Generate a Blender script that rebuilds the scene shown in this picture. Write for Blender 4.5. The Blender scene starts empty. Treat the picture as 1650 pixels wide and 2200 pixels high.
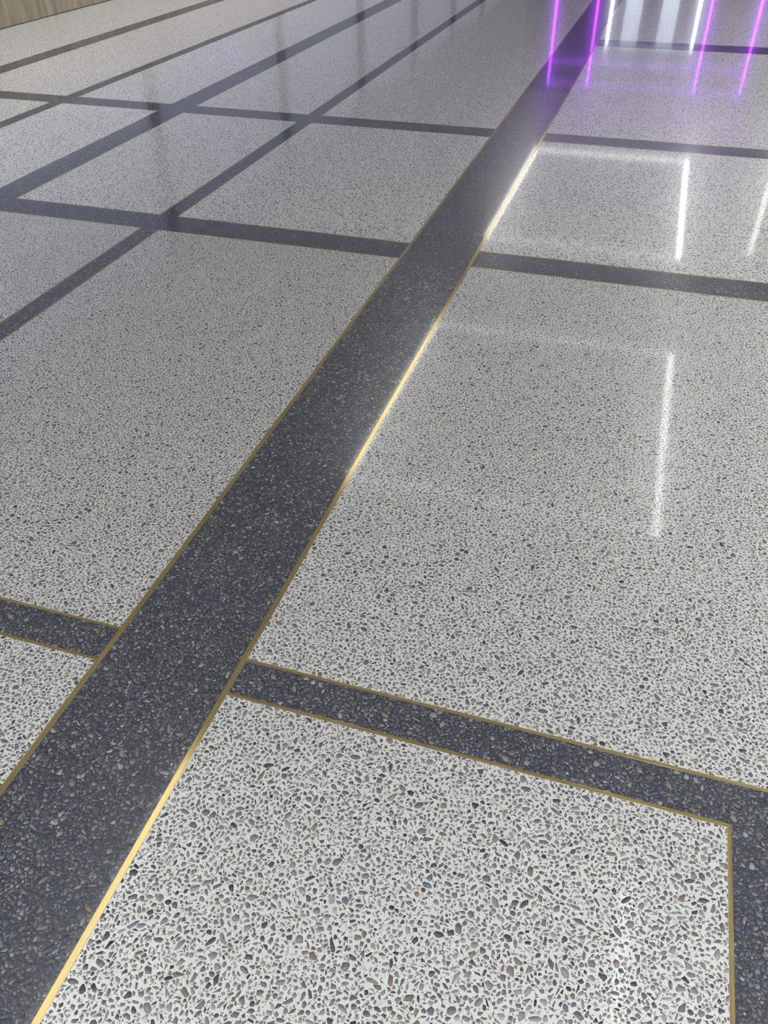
import bpy, math, random
import numpy as np
from mathutils import Matrix

sc = bpy.context.scene
C = sc.collection
random.seed(7)
rng = np.random.default_rng(11)

# ------------------------------------------------------------------ camera
H = 1.35                                   # height of the lens above the floor
YAW, PITCH, ROLL, FPX = -0.3088457, 0.6932788, -0.0074721, 1730.5


def cam_axes():
    cy, sy = math.cos(YAW), math.sin(YAW)
    f0 = np.array([sy, cy, 0.0]); r0 = np.array([cy, -sy, 0.0]); u0 = np.array([0, 0, 1.0])
    cp, sp = math.cos(PITCH), math.sin(PITCH)
    fw = f0 * cp - u0 * sp; up = f0 * sp + u0 * cp
    cr, sr = math.cos(ROLL), math.sin(ROLL)
    return r0 * cr + up * sr, -r0 * sr + up * cr, fw


AX_R, AX_U, AX_F = cam_axes()
cam = bpy.data.cameras.new('camera')
cam.sensor_fit = 'HORIZONTAL'; cam.sensor_width = 36.0
cam.lens = FPX / 1650.0 * 36.0
cam.clip_start = 0.02; cam.clip_end = 200
camo = bpy.data.objects.new('camera', cam); C.objects.link(camo)
M = Matrix.Identity(4)
for i in range(3):
    M[i][0] = AX_R[i]; M[i][1] = AX_U[i]; M[i][2] = -AX_F[i]
M[2][3] = H
camo.matrix_world = M
sc.camera = camo

# ------------------------------------------------------------------ world and exposure
w = bpy.data.worlds.new('world'); sc.world = w; w.use_nodes = True
bg = w.node_tree.nodes['Background']
bg.inputs[0].default_value = (0.80, 0.80, 1.0, 1); bg.inputs[1].default_value = 0.27
sc.view_settings.view_transform = 'Standard'; sc.view_settings.look = 'None'
sc.view_settings.gamma = 1.0; sc.view_settings.use_curve_mapping = False
sc.view_settings.exposure = 0.72
sc.cycles.use_light_tree = False; sc.cycles.max_bounces = 4; sc.cycles.diffuse_bounces = 3; sc.cycles.glossy_bounces = 3; sc.cycles.transparent_max_bounces = 6
LED_WHITE = 8.5        # luminance of the ceiling light lines
FILL_WATTS = 240.0      # watts of each unseen fill lamp added in the ceiling
CEIL = 3.2


# ------------------------------------------------------------------ helpers
def lin(c):
    return tuple(((v / 255) / 12.92 if v / 255 <= 0.04045 else ((v / 255 + 0.055) / 1.055) ** 2.4) for v in c)


def rgba(c):
    return lin(c) + (1.0,)


class NT:
    def __init__(self, name):
        self.m = bpy.data.materials.new(name); self.m.use_nodes = True
        self.t = self.m.node_tree; self.t.nodes.clear()
        self.out = self.t.nodes.new('ShaderNodeOutputMaterial')

    def n(self, typ, **kw):
        nd = self.t.nodes.new(typ)
        for k, v in kw.items():
            if k.startswith('i_'):
                key = k[2:]
                key = int(key) if key.isdigit() else key.replace('_', ' ')
                nd.inputs[key].default_value = v
            else:
                setattr(nd, k, v)
        return nd

    def l(self, a, b):
        self.t.links.new(a, b)

    def math(self, op, a, b=None, clamp=False):
        nd = self.n('ShaderNodeMath', operation=op, use_clamp=clamp)
        for i, v in enumerate((a, b)):
            if v is None: continue
            if isinstance(v, (int, float)): nd.inputs[i].default_value = v
            else: self.l(v, nd.inputs[i])
        return nd.outputs[0]

    def mix(self, fac, a, b, blend='MIX'):
        nd = self.n('ShaderNodeMix', data_type='RGBA', blend_type=blend)
        for i, v in ((0, fac), (6, a), (7, b)):
            if isinstance(v, (int, float)): nd.inputs[i].default_value = v
            elif isinstance(v, tuple): nd.inputs[i].default_value = v
            else: self.l(v, nd.inputs[i])
        return nd.outputs[2]

    def pos(self):
        return self.n('ShaderNodeNewGeometry').outputs['Position']

    def smooth(self, v, lo, hi):
        nd = self.n('ShaderNodeMapRange', interpolation_type='SMOOTHSTEP')
        self.l(v, nd.inputs[0])
        for i, x in ((1, lo), (2, hi)):
            if isinstance(x, (int, float)): nd.inputs[i].default_value = x
            else: self.l(x, nd.inputs[i])
        return nd.outputs[0]

    def principled(self, col, rough, metal=0.0, ior=1.5, normal=None, coat=0.0):
        p = self.n('ShaderNodeBsdfPrincipled')
        if isinstance(col, tuple): p.inputs['Base Color'].default_value = col
        else: self.l(col, p.inputs['Base Color'])
        if isinstance(rough, (int, float)): p.inputs['Roughness'].default_value = rough
        else: self.l(rough, p.inputs['Roughness'])
        p.inputs['Metallic'].default_value = metal; p.inputs['IOR'].default_value = ior
        if coat:
            p.inputs['Specular IOR Level'].default_value = 0.75
            p.inputs['Coat Weight'].default_value = coat; p.inputs['Coat Roughness'].default_value = COAT_ROUGH
            if normal is not None: self.l(normal, p.inputs['Coat Normal'])
        if normal is not None: self.l(normal, p.inputs['Normal'])
        self.l(p.outputs[0], self.out.inputs[0])
        return p


def emission(name, col, strength):
    k = NT(name); e = k.n('ShaderNodeEmission'); e.inputs[0].default_value = col + (1,); e.inputs[1].default_value = strength
    k.l(e.outputs[0], k.out.inputs[0]); return k.m


FLOOR_ROUGH = 0.23
COAT = 0.5
COAT_ROUGH = 0.057


def wave(k, dist=0.00022, scale=2.2):
    """very slight unevenness of the ground and polished floor"""
    nz = k.n('ShaderNodeTexNoise'); nz.inputs['Scale'].default_value = scale; nz.inputs['Detail'].default_value = 1.0
    k.l(k.pos(), nz.inputs['Vector'])
    b = k.n('ShaderNodeBump'); b.inputs['Strength'].default_value = 1.0; b.inputs['Distance'].default_value = dist
    k.l(nz.outputs[0], b.inputs['Height'])
    return b.outputs[0]


def ramp(k, fac, stops):
    r = k.n('ShaderNodeValToRGB'); r.color_ramp.interpolation = 'CONSTANT'
    el = r.color_ramp.elements
    while len(el) > 1: el.remove(el[-1])
    acc = 0.0
    tot = sum(s[0] for s in stops)
    for i, (wt, c) in enumerate(stops):
        e = el[0] if i == 0 else el.new(acc / tot)
        e.position = acc / tot; e.color = rgba(c); acc += wt
    k.l(fac, r.inputs[0]); return r.outputs[0]


PAL_LIGHT = [(26, (146, 144, 140)), (24, (122, 120, 117)), (14, (170, 168, 164)), (12, (86, 86, 90)), (11, (114, 116, 128)),
             (6, (128, 125, 112)), (2, (146, 127, 104)), (4, (152, 138, 132)), (2, (58, 58, 66))]
PAL_DARK = [(26, (88, 93, 99)), (20, (108, 109, 105)), (20, (74, 80, 96)), (16, (126, 128, 130)), (4, (116, 112, 98)),
            (8, (156, 157, 157)), (0.8, (140, 122, 96)), (5, (134, 133, 124))]
PAL_LIGHT_FAR = [(34, (126, 124, 120)), (26, (98, 97, 96)), (14, (158, 157, 153)), (16, (70, 70, 76)), (10, (104, 107, 118))]
PAL_DARK_FAR = [(40, (76, 82, 92)), (24, (66, 72, 88)), (14, (104, 106, 106)), (10, (134, 136, 138)), (6, (168, 170, 172))]
MATRIX_LIGHT = (240, 240, 235)
MATRIX_DARK = (47, 52, 68)


def mat_matrix(name, base, speck, cover):
    """binder between the chips, with the crumbs too small to be pieces"""
    k = NT(name); p = k.pos()
    v = k.n('ShaderNodeTexVoronoi', voronoi_dimensions='2D'); v.inputs['Scale'].default_value = 480
    k.l(p, v.inputs['Vector'])
    sep = k.n('ShaderNodeSeparateColor'); k.l(v.outputs['Color'], sep.inputs[0])
    rad = k.math('MULTIPLY', k.math('SUBTRACT', sep.outputs[0], 1.0 - cover), 0.55 / cover)
    m = k.smooth(k.math('SUBTRACT', rad, v.outputs['Distance']), 0.0, 0.12)
    colr = ramp(k, sep.outputs[1], speck)
    nz = k.n('ShaderNodeTexNoise'); nz.inputs['Scale'].default_value = 22; nz.inputs['Detail'].default_value = 3
    k.l(p, nz.inputs['Vector'])
    b = k.mix(nz.outputs[0], tuple(x * 0.94 for x in lin(base)) + (1,), tuple(x * 1.05 for x in lin(base)) + (1,))
    c = k.mix(k.math('MULTIPLY', m, 0.8), b, colr)
    k.principled(c, FLOOR_ROUGH + 0.02, normal=wave(k), coat=COAT); return k.m


def mat_far(name, base, pal, scales, cover):
    """terrazzo where it is too far off to tell the chips apart"""
    k = NT(name); p = k.pos()
    c = rgba(base)
    for i, sc_ in enumerate(scales):
        mp = k.n('ShaderNodeMapping'); mp.inputs['Location'].default_value = (3.1 * i, 1.7 * i, 0)
        mp.inputs['Rotation'].default_value = (0, 0, 0.6 * i); k.l(p, mp.inputs[0])
        v = k.n('ShaderNodeTexVoronoi', voronoi_dimensions='2D'); v.inputs['Scale'].default_value = sc_
        k.l(mp.outputs[0], v.inputs['Vector'])
        sep = k.n('ShaderNodeSeparateColor'); k.l(v.outputs['Color'], sep.inputs[0])
        rad = k.math('ADD', k.math('MULTIPLY', sep.outputs[0], 0.34), cover[i])
        m = k.smooth(k.math('SUBTRACT', rad, v.outputs['Distance']), 0.0, 0.06)
        c = k.mix(m, c, ramp(k, sep.outputs[1], pal))
    k.principled(c, FLOOR_ROUGH, normal=wave(k), coat=COAT); return k.m


def mat_chip():
    k = NT('stone_chip_surface')
    a = k.n('ShaderNodeAttribute', attribute_name='chip_col')
    nz = k.n('ShaderNodeTexNoise'); nz.inputs['Scale'].default_value = 260; nz.inputs['Detail'].default_value = 2
    k.l(k.pos(), nz.inputs['Vector'])
    mr = k.n('ShaderNodeMapRange'); k.l(nz.outputs[0], mr.inputs[0]); mr.inputs[1].default_value = 0.3; mr.inputs[2].default_value = 0.7
    mr.inputs[3].default_value = 0.84; mr.inputs[4].default_value = 1.16
    vm = k.n('ShaderNodeVectorMath', operation='SCALE'); k.l(a.outputs['Color'], vm.inputs[0]); k.l(mr.outputs[0], vm.inputs['Scale'])
    k.principled(vm.outputs[0], FLOOR_ROUGH, normal=wave(k), coat=COAT); return k.m


def mat_brass(name, stretch):
    """polished brass with fine scratches along the bar"""
    k = NT(name)
    mp = k.n('ShaderNodeMapping'); mp.inputs['Scale'].default_value = stretch; k.l(k.pos(), mp.inputs[0])
    nz = k.n('ShaderNodeTexNoise'); nz.inputs['Scale'].default_value = 1.0; nz.inputs['Detail'].default_value = 3
    k.l(mp.outputs[0], nz.inputs['Vector'])
    f = k.smooth(nz.outputs[0], 0.3, 0.7)
    c = k.mix(f, (0.45, 0.345, 0.145, 1), (0.62, 0.48, 0.22, 1))
    r = k.n('ShaderNodeMapRange'); k.l(f, r.inputs[0]); r.inputs[3].default_value = 0.13; r.inputs[4].default_value = 0.19
    k.principled(c, r.outputs[0], metal=1.0, normal=wave(k, 0.0003, 2.0)); return k.m


def mat_plain(name, c, rough=0.6, var=0.06, scale=6):
    k = NT(name)
    nz = k.n('ShaderNodeTexNoise'); nz.inputs['Scale'].default_value = scale; nz.inputs['Detail'].default_value = 4
    k.l(k.pos(), nz.inputs['Vector'])
    l = lin(c)
    k.principled(k.mix(nz.outputs[0], tuple(x * (1 - var) for x in l) + (1,), tuple(x * (1 + var) for x in l) + (1,)), rough)
    return k.m


def mat_travertine():
    k = NT('vein_cut_travertine'); p = k.pos()
    mp = k.n('ShaderNodeMapping'); mp.inputs['Scale'].default_value = (1, 7.0, 0.5); k.l(p, mp.inputs[0])
    n1 = k.n('ShaderNodeTexNoise'); n1.inputs['Scale'].default_value = 1.6; n1.inputs['Detail'].default_value = 7; n1.inputs['Roughness'].default_value = 0.62
    n1.inputs['Distortion'].default_value = 0.5
    k.l(mp.outputs[0], n1.inputs['Vector'])
    f = k.smooth(n1.outputs[0], 0.34, 0.68)
    c = k.mix(f, rgba((150, 135, 112)), rgba((182, 171, 149)))
    n2 = k.n('ShaderNodeTexNoise'); n2.inputs['Scale'].default_value = 40; n2.inputs['Detail'].default_value = 3; k.l(mp.outputs[0], n2.inputs['Vector'])
    c = k.mix(k.smooth(n2.outputs[0], 0.66, 0.74), c, rgba((112, 98, 74)))
    k.principled(c, 0.45); return k.m


def mat_glass():
    k = NT('clear_glass')
    t = k.n('ShaderNodeBsdfTransparent'); t.inputs[0].default_value = (0.93, 0.95, 0.97, 1)
    g = k.n('ShaderNodeBsdfGlossy'); g.inputs['Roughness'].default_value = 0.02
    lw = k.n('ShaderNodeLayerWeight'); lw.inputs[0].default_value = 0.5
    fac = k.math('ADD', k.math('MULTIPLY', k.math('POWER', lw.outputs['Facing'], 5.0), 0.6), 0.03)
    ms = k.n('ShaderNodeMixShader'); k.l(fac, ms.inputs[0]); k.l(t.outputs[0], ms.inputs[1]); k.l(g.outputs[0], ms.inputs[2])
    k.l(ms.outputs[0], k.out.inputs[0]); return k.m


MAT = dict(
    light=mat_matrix('white_terrazzo_binder', MATRIX_LIGHT, PAL_LIGHT, 0.30),
    dark=mat_matrix('slate_terrazzo_binder', MATRIX_DARK, PAL_DARK, 0.45),
    light_far=mat_far('white_terrazzo_distant', MATRIX_LIGHT, PAL_LIGHT_FAR, (150, 66), (0.09, 0.04)),
    dark_far=mat_far('slate_terrazzo_distant', MATRIX_DARK, PAL_DARK_FAR, (150, 66), (0.12, 0.04)),
    chip=mat_chip(), brass_y=mat_brass('brass_bar_lengthwise', (320, 4, 1)), brass_x=mat_brass('brass_bar_crosswise', (4, 320, 1)), trav=mat_travertine(), glass=mat_glass(),
    screed=mat_plain('grey_screed', (120, 118, 114), 0.8),
    plaster=mat_plain('white_plaster', (206, 206, 208), 0.8, 0.02),
    grey=mat_plain('grey_wall_panel', (84, 83, 86), 0.5, 0.04),
    metal=mat_plain('dark_anodised_metal', (44, 44, 50), 0.4, 0.05),
    post=mat_plain('grey_painted_metal', (86, 86, 92), 0.5, 0.05),
    purple=emission('purple_led', (0.40, 0.045, 1.0), 6.0),
    purple_dim=emission('purple_led_lintel', (0.40, 0.06, 1.0), 2.1),
    cool=emission('cool_white_led', (0.78, 0.9, 1.0), 3.4),
    coolsoft=emission('cool_white_panel', (0.74, 0.84, 1.0), 0.85),
)


def mesh_obj(name, verts, faces, mats, parent=None, matidx=None):
    me = bpy.data.meshes.new(name); me.from_pydata(verts, [], faces); me.update()
    for m in (mats if isinstance(mats, list) else [mats]): me.materials.append(m)
    if matidx: me.polygons.foreach_set('material_index', matidx)
    o = bpy.data.objects.new(name, me); C.objects.link(o)
    if parent: o.parent = parent
    return o


BOXF = [(0, 3, 2, 1), (4, 5, 6, 7), (0, 1, 5, 4), (1, 2, 6, 5), (2, 3, 7, 6), (3, 0, 4, 7)]


def box_v(x0, x1, y0, y1, z0, z1):
    return [(x0, y0, z0), (x1, y0, z0), (x1, y1, z0), (x0, y1, z0), (x0, y0, z1), (x1, y0, z1), (x1, y1, z1), (x0, y1, z1)]


def box(name, x0, x1, y0, y1, z0, z1, m, parent=None):
    return mesh_obj(name, box_v(x0, x1, y0, y1, z0, z1), BOXF, m, parent)


def tag(o, label=None, cat=None, group=None, kind=None):
    for k, v in (('label', label), ('category', cat), ('group', group), ('kind', kind)):
        if v: o[k] = v
    return o


def empty(name, loc=(0, 0, 0)):
    o = bpy.data.objects.new(name, None); o.location = loc; C.objects.link(o); o.empty_display_size = 0.2; return o


# ------------------------------------------------------------------ floor layout (metres)
S = H
XW = -4.5578 * S
L4 = (-3.7629 * S, -3.6262 * S); L3 = (-2.9529 * S, -2.8789 * S); L2 = (-2.3392 * S, -2.201 * S)
L1 = (-1.6083 * S, -1.5363 * S); MB = (-0.6948 * S, -0.4645 * S); R1 = (0.261 * S, 0.400 * S); XR = 7.2
Y0 = -3.0
C1 = (0.6592 * S, 0.7334 * S); C2 = (2.344 * S, 2.4784 * S); C3 = (3.7471 * S, 3.8861 * S); C4 = (5.9582 * S, 6.1893 * S)
YFL = 40.0; YFR = 21.3
SW_MAIN, SW = 0.0095 * S, 0.0055 * S
YCUT = C2[0]

floor = box('floor', XW - 0.3, XR + 0.3, Y0 - 0.3, YFL + 0.3, -0.12, -0.025, MAT['screed'])
tag(floor, 'polished white terrazzo floor crossed by dark bands edged in brass', 'floor', kind='structure')


def slab(name, x0, x1, y0, y1, near, far, label=None):
    """a terrazzo piece; beyond the second cross band the material takes over from the built chips"""
    if y0 < YCUT < y1 - 0.2:
        v = box_v(x0, x1, y0, YCUT, -0.025, 0) + box_v(x0, x1, YCUT, y1, -0.025, 0)
        f = [q for i, q in enumerate(BOXF) if i != 4] + [tuple(j + 8 for j in q) for i, q in enumerate(BOXF) if i != 2]
        o = mesh_obj(name, v, f, [near, far], floor, [0] * 5 + [1] * 5)
    else:
        o = mesh_obj(name, box_v(x0, x1, y0, y1, -0.025, 0), BOXF, [near if y1 <= YCUT + 0.01 else far], floor)
    if label: o['label'] = label
    return o


PANELS = {}


def panel(key, x0, x1, y0, y1, sides='LRTB'):
    o = slab('terrazzo_panel', x0, x1, y0, y1, MAT['light'], MAT['light_far'], 'white terrazzo panel with grey stone chips')
    PANELS[key] = (o, x0, x1, y0, y1, 'light')
    for s in sides:
        if s == 'L': strip(x0 - SW, x0, y0 - SW, y1 + SW)
        if s == 'R': strip(x1, x1 + SW, y0 - SW, y1 + SW)
        if s == 'B': strip(x0, x1, y0 - SW, y0)
        if s == 'T': strip(x0, x1, y1, y1 + SW)
    return o


def strip(x0, x1, y0, y1):
    # a flat bar with eased top edges, let into the floor and ground flush
    b = 0.0006; z0, z1, z2 = -0.0004, 0.00005, 0.00022
    v = [(x0, y0, z0), (x1, y0, z0), (x1, y1, z0), (x0, y1, z0), (x0, y0, z1), (x1, y0, z1), (x1, y1, z1), (x0, y1, z1),
         (x0 + b, y0 + b, z2), (x1 - b, y0 + b, z2), (x1 - b, y1 - b, z2), (x0 + b, y1 - b, z2)]
    f = [(0, 3, 2, 1), (0, 1, 5, 4), (1, 2, 6, 5), (2, 3, 7, 6), (3, 0, 4, 7),
         (4, 5, 9, 8), (5, 6, 10, 9), (6, 7, 11, 10), (7, 4, 8, 11), (8, 9, 10, 11)]
    return mesh_obj('brass_strip', v, f, MAT['brass_y' if y1 - y0 > x1 - x0 else 'brass_x'], floor)


def band(key, x0, x1, y0, y1):
    o = slab('border_band', x0, x1, y0, y1, MAT['dark'], MAT['dark_far'], 'dark slate terrazzo band')
    PANELS[key] = (o, x0, x1, y0, y1, 'dark')
    return o


# long bands, then the cross bands between them
band('main', MB[0], MB[1], Y0, YFL)
strip(MB[0], MB[0] + SW_MAIN, Y0, YFL); strip(MB[1] - SW_MAIN, MB[1], Y0, YFL)
band('l1', L1[0], L1[1], Y0, YFL); band('l2', L2[0], L2[1], C2[0], YFL)
band('l3', L3[0], L3[1], Y0, YFL); band('l4', L4[0], L4[1], Y0, YFL)
band('r1', R1[0], R1[1], Y0, C1[0])
band('c1l', L1[1], MB[0], *C1); band('c1r', MB[1], XR, *C1)
band('c2a', L1[1], MB[0], *C2); band('c2b', L2[1], L1[0], *C2); band('c2c', L3[1], L2[0], *C2); band('c2r', MB[1], XR, *C2)
for i, (a, b) in enumerate(((L1[1], MB[0]), (L2[1], L1[0]), (L3[1], L2[0]), (L4[1], L3[0]), (MB[1], XR))):
    band('c3%d' % i, a, b, *C3)
band('c4', MB[1], XR, *C4)
# white panels
panel('lm_a', L1[1], MB[0], Y0, C1[0], 'LT'); panel('lm_b', L1[1], MB[0], C1[1], C2[0], 'LTB')
panel('lm_c', L1[1], MB[0], C2[1], C3[0], 'LTB'); panel('lm_d', L1[1], MB[0], C3[1], YFL, 'LB')
panel('l12_b', L2[1], L1[0], C2[1], C3[0]); panel('l12_c', L2[1], L1[0], C3[1], YFL, 'LRB')
panel('l13_a', L3[1], L1[0], Y0, C2[0], 'LRT')
panel('l23_b', L3[1], L2[0], C2[1], C3[0]); panel('l23_c', L3[1], L2[0], C3[1], YFL, 'LRB')
panel('l34_a', L4[1], L3[0], Y0, C3[0], 'LRT'); panel('l34_b', L4[1], L3[0], C3[1], YFL, 'LRB')
panel('lw', XW, L4[0], Y0, YFL, 'R')
panel('r_a', MB[1], R1[0], Y0, C1[0], 'RT'); panel('r_a2', R1[1], XR, Y0, C1[0], 'LT')
panel('r_b', MB[1], XR, C1[1], C2[0], 'TB'); panel('r_c', MB[1], XR, C2[1], C3[0], 'TB')
panel('r_d', MB[1], XR, C3[1], C4[0], 'TB'); panel('r_e', MB[1], XR, C4[1], YFR, 'B')


# ------------------------------------------------------------------ stone chips
def chip_poly(d):
    k = random.choice((3, 4, 4, 4, 5, 5, 5, 6, 6, 8))
    asp = min(3.2, 1.0 + abs(random.gauss(0.5, 0.75)))
    a = d * math.sqrt(asp) / 2; b = d / math.sqrt(asp) / 2
    t0 = random.random() * 2 * math.pi
    ang = [t0 + 2 * math.pi * (i + random.uniform(-0.38, 0.38)) / k for i in range(k)]
    th = random.random() * math.pi; c, s = math.cos(th), math.sin(th)
    tp = random.uniform(-0.35, 0.35)
    pts = []
    for q in ang:
        x = a * math.cos(q); y = b * math.sin(q) * (1 + tp * math.cos(q))
        pts.append((x * c - y * s, x * s + y * c))
    if k <= 6:                                   # knock the corners off
        o = []
        for i in range(k):
            p0, p, p1 = pts[i - 1], pts[i], pts[(i + 1) % k]
            e = random.uniform(0.01, 0.08)
            o.append((p[0] + (p0[0] - p[0]) * e, p[1] + (p0[1] - p[1]) * e))
            o.append((p[0] + (p1[0] - p[0]) * e, p[1] + (p1[1] - p[1]) * e))
        pts = o
    return np.array(pts)


def pick(pal):
    r = random.random() * sum(p[0] for p in pal)
    for wt, c in pal:
        r -= wt
        if r <= 0: break
    j = random.gauss(1.0, 0.10)
    return tuple(min(0.9, max(0.004, v * j * random.gauss(1, 0.02))) for v in lin(c))


def make_tile(size, classes, gap, pal):
    """pack chips, largest first, into a square of floor that repeats without a seam"""
    res = 0.0007
    n = int(round(size / res)); occ = np.zeros((n, n), bool)
    polys, cols, cen, dia = [], [], [], []
    for per_m2, lo, hi, tries in classes:
        cnt = int(per_m2 * size * size)
        ds = np.sort(lo * (hi / lo) ** (rng.random(cnt) ** 1.35))[::-1]
        for d in ds:
            p = chip_poly(d)
            mn = p.min(0) - gap; mx = p.max(0) + gap
            w_ = np.arange(math.floor(mn[0] / res), math.ceil(mx[0] / res) + 1)
            h_ = np.arange(math.floor(mn[1] / res), math.ceil(mx[1] / res) + 1)
            gx = (w_ * res)[:, None]; gy = (h_ * res)[None, :]
            q = np.roll(p, -1, 0) - p
            ln = np.hypot(q[:, 0], q[:, 1]) + 1e-9
            ins = np.ones((len(w_), len(h_)), bool)
            for i in range(len(p)):
                ins &= ((gx - p[i, 0]) * q[i, 1] - (gy - p[i, 1]) * q[i, 0]) / ln[i] < gap
            for _ in range(tries):
                ox = random.randrange(n); oy = random.randrange(n)
                if occ[ox, oy]: continue
                ix = np.ix_((w_ + ox) % n, (h_ + oy) % n)
                if (occ[ix] & ins).any(): continue
                occ[ix] |= ins
                polys.append(p + (ox * res, oy * res)); cols.append(pick(pal)); cen.append((ox * res, oy * res)); dia.append(d)
                break
    return dict(size=n * res, polys=polys, col=np.array(cols), cen=np.array(cen), dia=np.array(dia))


TILE = dict(
    light=make_tile(1.1, [(1500, 0.0098, 0.0160, 18), (8800, 0.0058, 0.0100, 16), (9000, 0.0026, 0.0058, 8)], 0.00034, PAL_LIGHT),
    dark=make_tile(0.75, [(2000, 0.0092, 0.0155, 18), (9500, 0.0056, 0.0094, 16), (15000, 0.0026, 0.0056, 7)], 0.00012, PAL_DARK),
)


def project(x, y):
    v = np.stack([x, y, np.full_like(x, -H)], -1)
    c = v @ AX_F
    return 825 + FPX * (v @ AX_R) / c, 1100 - FPX * (v @ AX_U) / c, c


def clip(p, x0, x1, y0, y1):
    for ax, lim, sg in ((0, x0, 1), (0, x1, -1), (1, y0, 1), (1, y1, -1)):
        out = []
        m = len(p)
        for i in range(m):
            a, b = p[i], p[(i + 1) % m]
            da, db = sg * (a[ax] - lim), sg * (b[ax] - lim)
            if da >= 0: out.append(a)
            if (da > 0 > db) or (da < 0 < db):
                t = da / (da - db); out.append((a[0] + (b[0] - a[0]) * t, a[1] + (b[1] - a[1]) * t))
        p = out
        if len(p) < 3: return None
    return np.array(p)


ZT, ZB = 0.00010, -0.0012


def chip_mesh(name, polys, cols, skirt):
    nv = np.array([len(p) for p in polys])
    flat = np.concatenate(polys); N = len(flat)
    start = np.concatenate([[0], np.cumsum(nv)[:-1]])
    vt = np.column_stack([flat, np.full(N, ZT)])
    colv = np.repeat(np.asarray(cols), nv, axis=0)
    loops = np.arange(N); lst = start.copy(); lt = nv.copy()
    if skirt:
        nxt = np.arange(N) + 1; nxt[start + nv - 1] = start
        side = np.column_stack([np.arange(N) + N, nxt + N, nxt, np.arange(N)]).ravel()
        vt = np.concatenate([vt, np.column_stack([flat, np.full(N, ZB)])])
        colv = np.concatenate([colv, colv])
        lst = np.concatenate([lst, N + 4 * np.arange(N)]); lt = np.concatenate([lt, np.full(N, 4)])
        loops = np.concatenate([loops, side])
    me = bpy.data.meshes.new(name)
    me.vertices.add(len(vt)); me.vertices.foreach_set('co', vt.astype(np.float32).ravel())
    me.loops.add(len(loops)); me.loops.foreach_set('vertex_index', loops.astype(np.int32))
    me.polygons.add(len(lst)); me.polygons.foreach_set('loop_start', lst.astype(np.int32))
    me.polygons.foreach_set('loop_total', lt.astype(np.int32))
    at = me.attributes.new('chip_col', 'FLOAT_COLOR', 'POINT')
    at.data.foreach_set('color', np.column_stack([colv, np.ones(len(colv))]).astype(np.float32).ravel())
    me.materials.append(MAT['chip']); me.update(calc_edges=True)
    return me


def lay_chips(key, singles, inset):
    o, x0, x1, y0, y1, kind = PANELS[key]
    x0 += inset[0]; x1 -= inset[1]; y0 += inset[2]; y1 -= inset[3]
    y1 = min(y1, YCUT)
    T = TILE[kind]; sz = T['size']
    sx, sy = random.random() * sz, random.random() * sz
    near, nearc, farp, farc, size_px, cand = [], [], [], [], [], []
    for ix in range(math.floor((x0 - sx) / sz) - 1, math.ceil((x1 - sx) / sz) + 1):
        for iy in range(math.floor((y0 - sy) / sz) - 1, math.ceil((y1 - sy) / sz) + 1):
            off = np.array((sx + ix * sz, sy + iy * sz))
            c = T['cen'] + off
            ok = (c[:, 0] > x0 - .008) & (c[:, 0] < x1 + .008) & (c[:, 1] > y0 - .008) & (c[:, 1] < y1 + .008)
            vis = np.zeros(len(c), bool)
            for dx in (-0.4, 0.0, 0.4):            # what can be seen from here and from a step to either side
                px, py, dep = project(c[:, 0] + dx, c[:, 1])
                vis |= (dep > 0.05) & (px > -40) & (px < 1690) & (py > -40) & (py < (2560 if dx == 0 else 2240))
            px, py, dep = project(c[:, 0], c[:, 1])
            inframe = (dep > 0.05) & (px > 4) & (px < 1646) & (py > 4) & (py < 2196)
            for i in np.nonzero(ok & vis)[0]:
                p = T['polys'][i] + off
                mn, mx = p.min(0), p.max(0)
                if mn[0] < x0 or mx[0] > x1 or mn[1] < y0 or mx[1] > y1:
                    p = clip(p, x0, x1, y0, y1)
                    if p is None: continue
                    if len(p) < 3: continue
                col = T['col'][i]
                if inframe[i]: cand.append((T['dia'][i] * FPX / dep[i], len(near)))
                near.append(p); nearc.append(col)
    if not near: return 0
    cand.sort(reverse=True)
    pickd = [j for s, j in cand[:singles] if s >= 9.0]
    ps = set(pickd)
    for j in pickd:
        p = near[j]; cxy = p.mean(0)
        me = chip_mesh('stone_chip', [p - cxy], [nearc[j]], True)
        q = bpy.data.objects.new('stone_chip', me); q.location = (cxy[0], cxy[1], 0); C.objects.link(q); q.parent = o
    rest = [j for j in range(len(near)) if j not in ps]
    cy = np.array([near[j][0, 1] for j in rest])
    a = [j for j, v in zip(rest, cy) if v < 1.35]; b = [j for j, v in zip(rest, cy) if v >= 1.35]
    for grp, sk in ((a, True), (b, False)):
        if not grp: continue
        me = chip_mesh('stone_chips', [near[j] for j in grp], [nearc[j] for j in grp], sk)
        q = bpy.data.objects.new('stone_chips', me); C.objects.link(q); q.parent = o; q['kind'] = 'stuff'
        q['label'] = 'smaller stone chips set in the terrazzo'
    return len(near)


g = 0.0004
tot = 0
for key, n_, ins in (('r_a', 300, (g, g, g, g)), ('r_b', 300, (g, g, g, g)), ('lm_b', 200, (g, g, g, g)), ('lm_a', 120, (g, g, g, g)),
                     ('l13_a', 0, (g, g, g, g)), ('r_a2', 0, (g, g, g, g)),
                     ('main', 300, (SW_MAIN + g, SW_MAIN + g, 0, 0)), ('c1r', 200, (g, g, SW + g, SW + g)), ('c1l', 60, (g, g, SW + g, SW + g)),
                     ('r1', 120, (SW + g, SW + g, 0, -SW)), ('l1', 0, (SW + g, SW + g, 0, 0))):
    tot += lay_chips(key, n_, ins)
print('chips', tot, 'tile', len(TILE['light']['polys']), len(TILE['dark']['polys']))

# ------------------------------------------------------------------ room
DADO = 0.79
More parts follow.
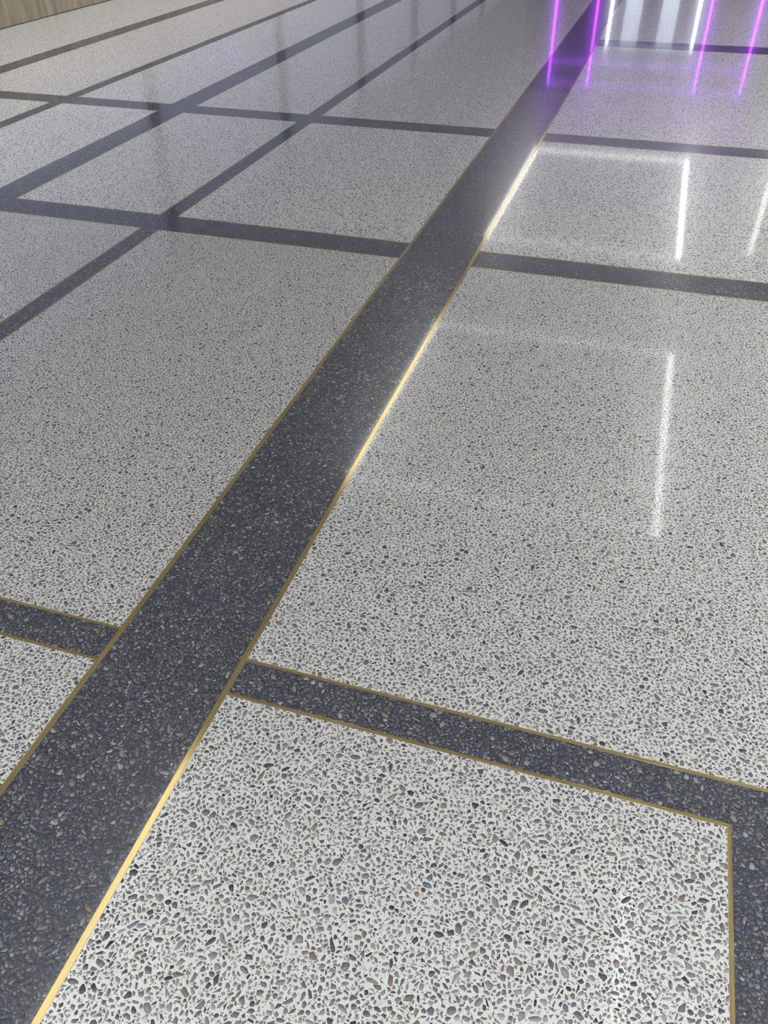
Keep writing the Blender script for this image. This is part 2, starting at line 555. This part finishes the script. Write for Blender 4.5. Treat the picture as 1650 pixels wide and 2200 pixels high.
# low stone wall along the left side
wl = box('wall_left', XW - 0.22, XW, Y0, YFL, 0.006, DADO - 0.03, MAT['trav'])
tag(wl, 'low beige travertine wall with vertical veins along the floor edge', 'wall', kind='structure')
tag(box('coping', XW - 0.24, XW + 0.012, Y0, YFL, DADO - 0.03, DADO, MAT['trav'], wl), 'flat travertine coping')
tag(box('base_joint', XW - 0.21, XW - 0.006, Y0, YFL, 0.0, 0.006, MAT['metal'], wl), 'dark shadow joint')
ys = [9.92 + 4.15 * k for k in range(-4, 8)]
ys = [y for y in ys if Y0 < y < YFL - 0.2]
prev = Y0
for i, y in enumerate(ys + [YFL]):
    y1 = y - 0.035 if y != YFL else YFL
    if y != YFL:
        c_ = box('trim_%d' % (i + 1), XW - 0.16, XW - 0.02, y - 0.035, y + 0.035, DADO, CEIL, MAT['post'])
        tag(c_, 'dark metal post of the glazing above the stone wall', 'post', 'dark glazing posts', 'structure')
    wn = box('window_%d' % (i + 1), XW - 0.13, XW - 0.118, prev + 0.012, y1 - 0.012, DADO + 0.05, CEIL - 0.05, MAT['glass'])
    tag(wn, 'clear glass pane above the low stone wall', 'window', 'glass panes above the stone wall', 'structure')
    fr = []
    fv, ff = [], []
    for a in ((prev, prev + 0.012, DADO, CEIL), (y1 - 0.012, y1, DADO, CEIL), (prev + 0.012, y1 - 0.012, DADO, DADO + 0.05), (prev + 0.012, y1 - 0.012, CEIL - 0.05, CEIL)):
        b0 = len(fv); fv += box_v(XW - 0.15, XW - 0.10, *a); ff += [tuple(j + b0 for j in q) for q in BOXF]
    mesh_obj('window_frame', fv, ff, MAT['post'], wn)
    prev = y + 0.035
tag(box('ceiling', XW - 0.3, XR + 0.3, Y0 - 0.3, YFL + 0.3, CEIL, CEIL + 0.15, MAT['plaster']), 'plain white ceiling', 'ceiling', kind='structure')
tag(box('wall_right', XR, XR + 0.3, Y0 - 0.3, YFR, -0.02, CEIL, MAT['plaster']), 'plain white side wall', 'wall', kind='structure')
tag(box('wall_back', XW - 0.22, XR, Y0 - 0.3, Y0, 0.0, CEIL, MAT['plaster']), 'plain white wall behind the viewer', 'wall', kind='structure')
tag(box('wall_end', XW - 0.22, -3.3, YFL, YFL + 0.3, 0.0, CEIL, MAT['grey']), 'grey wall at the far end of the hall', 'wall', kind='structure')

# shopfront block with the lit doorway
YP = 20.0


tag(box('wall_front', -3.3, XR, YP + 1.3, YP + 1.6, 0.0, CEIL, MAT['grey']), 'grey shopfront wall behind the lit portal', 'wall', kind='structure')

portal = empty('led_portal', (-0.5, YP, 0))
tag(portal, 'double purple light line portal around the shop doorway', 'light')


def pbox(name, x0, x1, z0, z1, m, parent, y0=-0.03, y1=0.03, base=portal):
    bx_ = base.location
    return box(name, x0 - bx_[0], x1 - bx_[0], y0, y1, z0, z1, m, parent)


pz1 = YP / 4.87 - H; pz2 = YP / 5.44 - H
pbox('backing_frame', -2.62, -2.38, 0, pz1 + 0.05, MAT['metal'], portal, 0.03, 0.12)
pbox('backing_frame', 1.42, 1.66, 0, pz1 + 0.05, MAT['metal'], portal, 0.03, 0.12)
for xr in (-0.1245, -0.082, 0.0300, 0.0763):
    x = xr * YP
    pbox('light_line', x - 0.021, x + 0.021, 0.02, pz1, MAT['purple'], portal)
for z in (pz1, pz2):
    pbox('light_line', -0.1245 * YP - 0.03, 0.0763 * YP + 0.03, z - 0.02, z + 0.02, MAT['purple_dim'], portal)

case = empty('display_case', (-0.5, YP + 0.7, 0))
tag(case, 'cool white lit display case inside the shop doorway', 'display case')
D2 = YP + 0.7
cz = D2 / 5.95 - H


def cbox(name, x0, x1, z0, z1, m, y0=-0.03, y1=0.03):
    return pbox(name, x0, x1, z0, z1, m, case, y0, y1, case)


cbox('back_panel', -0.0675 * D2, 0.0187 * D2, 0.0, cz, MAT['grey'], 0.05, 0.1)
for xr, hw in ((-0.0675, 0.035), (0.0187, 0.035)):
    cbox('edge_light', xr * D2 - hw, xr * D2 + hw, 0.0, cz, MAT['cool'])
cbox('edge_light', -0.0675 * D2, 0.0187 * D2, cz - 0.05, cz, MAT['coolsoft'])
for xr in (-0.0455, -0.0095):
    cbox('light_panel', xr * D2 - 0.17, xr * D2 + 0.17, 0.3, cz - 0.06, MAT['coolsoft'], -0.02, 0.05)

# column with a vertical light on the right
K = 11.5
col = tag(box('trim_20', 0.1335 * K, 0.1335 * K + 0.7, K, K + 0.7, 0, CEIL, MAT['grey']), 'square grey column on the right of the hall', 'column', kind='structure')
tube = empty('column_light', (0.130 * K, K - 0.03, 0))
tag(tube, 'vertical white light line on the edge of the grey column', 'light')
box('channel', -0.045, 0.045, 0.0, 0.03, 0.3, K / 2.69 - H + 0.05, MAT['metal'], tube)
box('diffuser', -0.03, 0.03, -0.03, 0.0, 0.35, K / 2.69 - H, emission('column_led', (1.0, 0.97, 0.92), 2.8), tube)

# rectangular light frames under the ceiling
FV = H + CEIL - 0.061
fx0, fx1 = -0.4692 * FV, 0.141 * FV


def light_frame(y0, y1, label, power, far_end):
    r = empty('ceiling_light_frame', ((fx0 + fx1) / 2, (y0 + y1) / 2, CEIL))
    tag(r, label, 'light', 'rectangular light frames on the ceiling')
    side = emission('white_led_side', (1.0, 0.99, 0.97), LED_WHITE * power)
    ends = [emission('white_led_end', (1.0, 0.99, 0.97), LED_WHITE * power * q) for q in (0.3, far_end)]
    hx, hy, t = (fx1 - fx0) / 2, (y1 - y0) / 2, 0.032
    for n_, a in enumerate(((-hx - t, -hx + t, -hy - t, hy + t), (hx - t, hx + t, -hy - t, hy + t), (-hx + t, hx - t, -hy - t, -hy + t), (-hx + t, hx - t, hy - t, hy + t))):
        box('housing', a[0] - 0.01, a[1] + 0.01, a[2] - 0.01, a[3] + 0.01, -0.05, 0.0, MAT['metal'], r)
        box('diffuser', a[0], a[1], a[2], a[3], -0.062, -0.05, (side, side, ends[0], ends[1])[n_], r)


light_frame(2.60 * FV, 3.625 * FV, 'farthest white rectangular light frame on the ceiling', 1.0, 0.8)
light_frame(1.24 * FV, 1.95 * FV, 'second white rectangular light frame ahead on the ceiling', 0.8, 0.35)
light_frame(-0.16 * FV, 0.534 * FV, 'white rectangular light frame on the ceiling above the viewer', 0.65, 0.2)


# unseen fill lamps added to brighten the floor, in rows along both sides
def add_fill_lamp(x, y, label, watts=FILL_WATTS):
    r = empty('added_fill_lamp', (x, y, CEIL)); tag(r, label, 'light', 'added fill lamps')
    v, f = [], []
    n = 20
    for (q, z) in ((0.056, -0.002), (0.060, -0.012), (0.082, -0.010), (0.086, -0.001)):
        for i in range(n):
            t = 2 * math.pi * i / n; v.append((q * math.cos(t), q * math.sin(t), z))
    for j in range(3):
        for i in range(n):
            f.append((j * n + i, j * n + (i + 1) % n, (j + 1) * n + (i + 1) % n, (j + 1) * n + i))
    mesh_obj('trim_ring', v, f, MAT['plaster'], r)
    ld = bpy.data.lights.new('fill_lamp_spot', 'SPOT'); ld.energy = watts; ld.spot_size = math.radians(112); ld.spot_blend = 0.9
    ld.shadow_soft_size = 0.05; ld.color = (0.965, 0.985, 1.0)
    lo = bpy.data.objects.new('fill_lamp_spot', ld); C.objects.link(lo); lo.parent = r; lo.location = (0, 0, -0.03)


ORD = ('nearest', 'second', 'third', 'fourth', 'fifth', 'sixth', 'farthest')
for row, x, watts in (('inner right-hand row', 3.1, FILL_WATTS), ('outer right-hand row', 5.2, FILL_WATTS), ('row along the glazing', -5.3, FILL_WATTS * 0.5)):
    for k_ in range(7):
        add_fill_lamp(x, -1.4 + 2.9 * k_, '%s unseen recessed fill lamp added in the %s' % (ORD[k_], row), watts)
for x, sd in ((-2.9, 'left'), (-0.4, 'right')):
    add_fill_lamp(x, -2.2, '%s one of two fill lamps added in the ceiling behind the viewer' % sd)
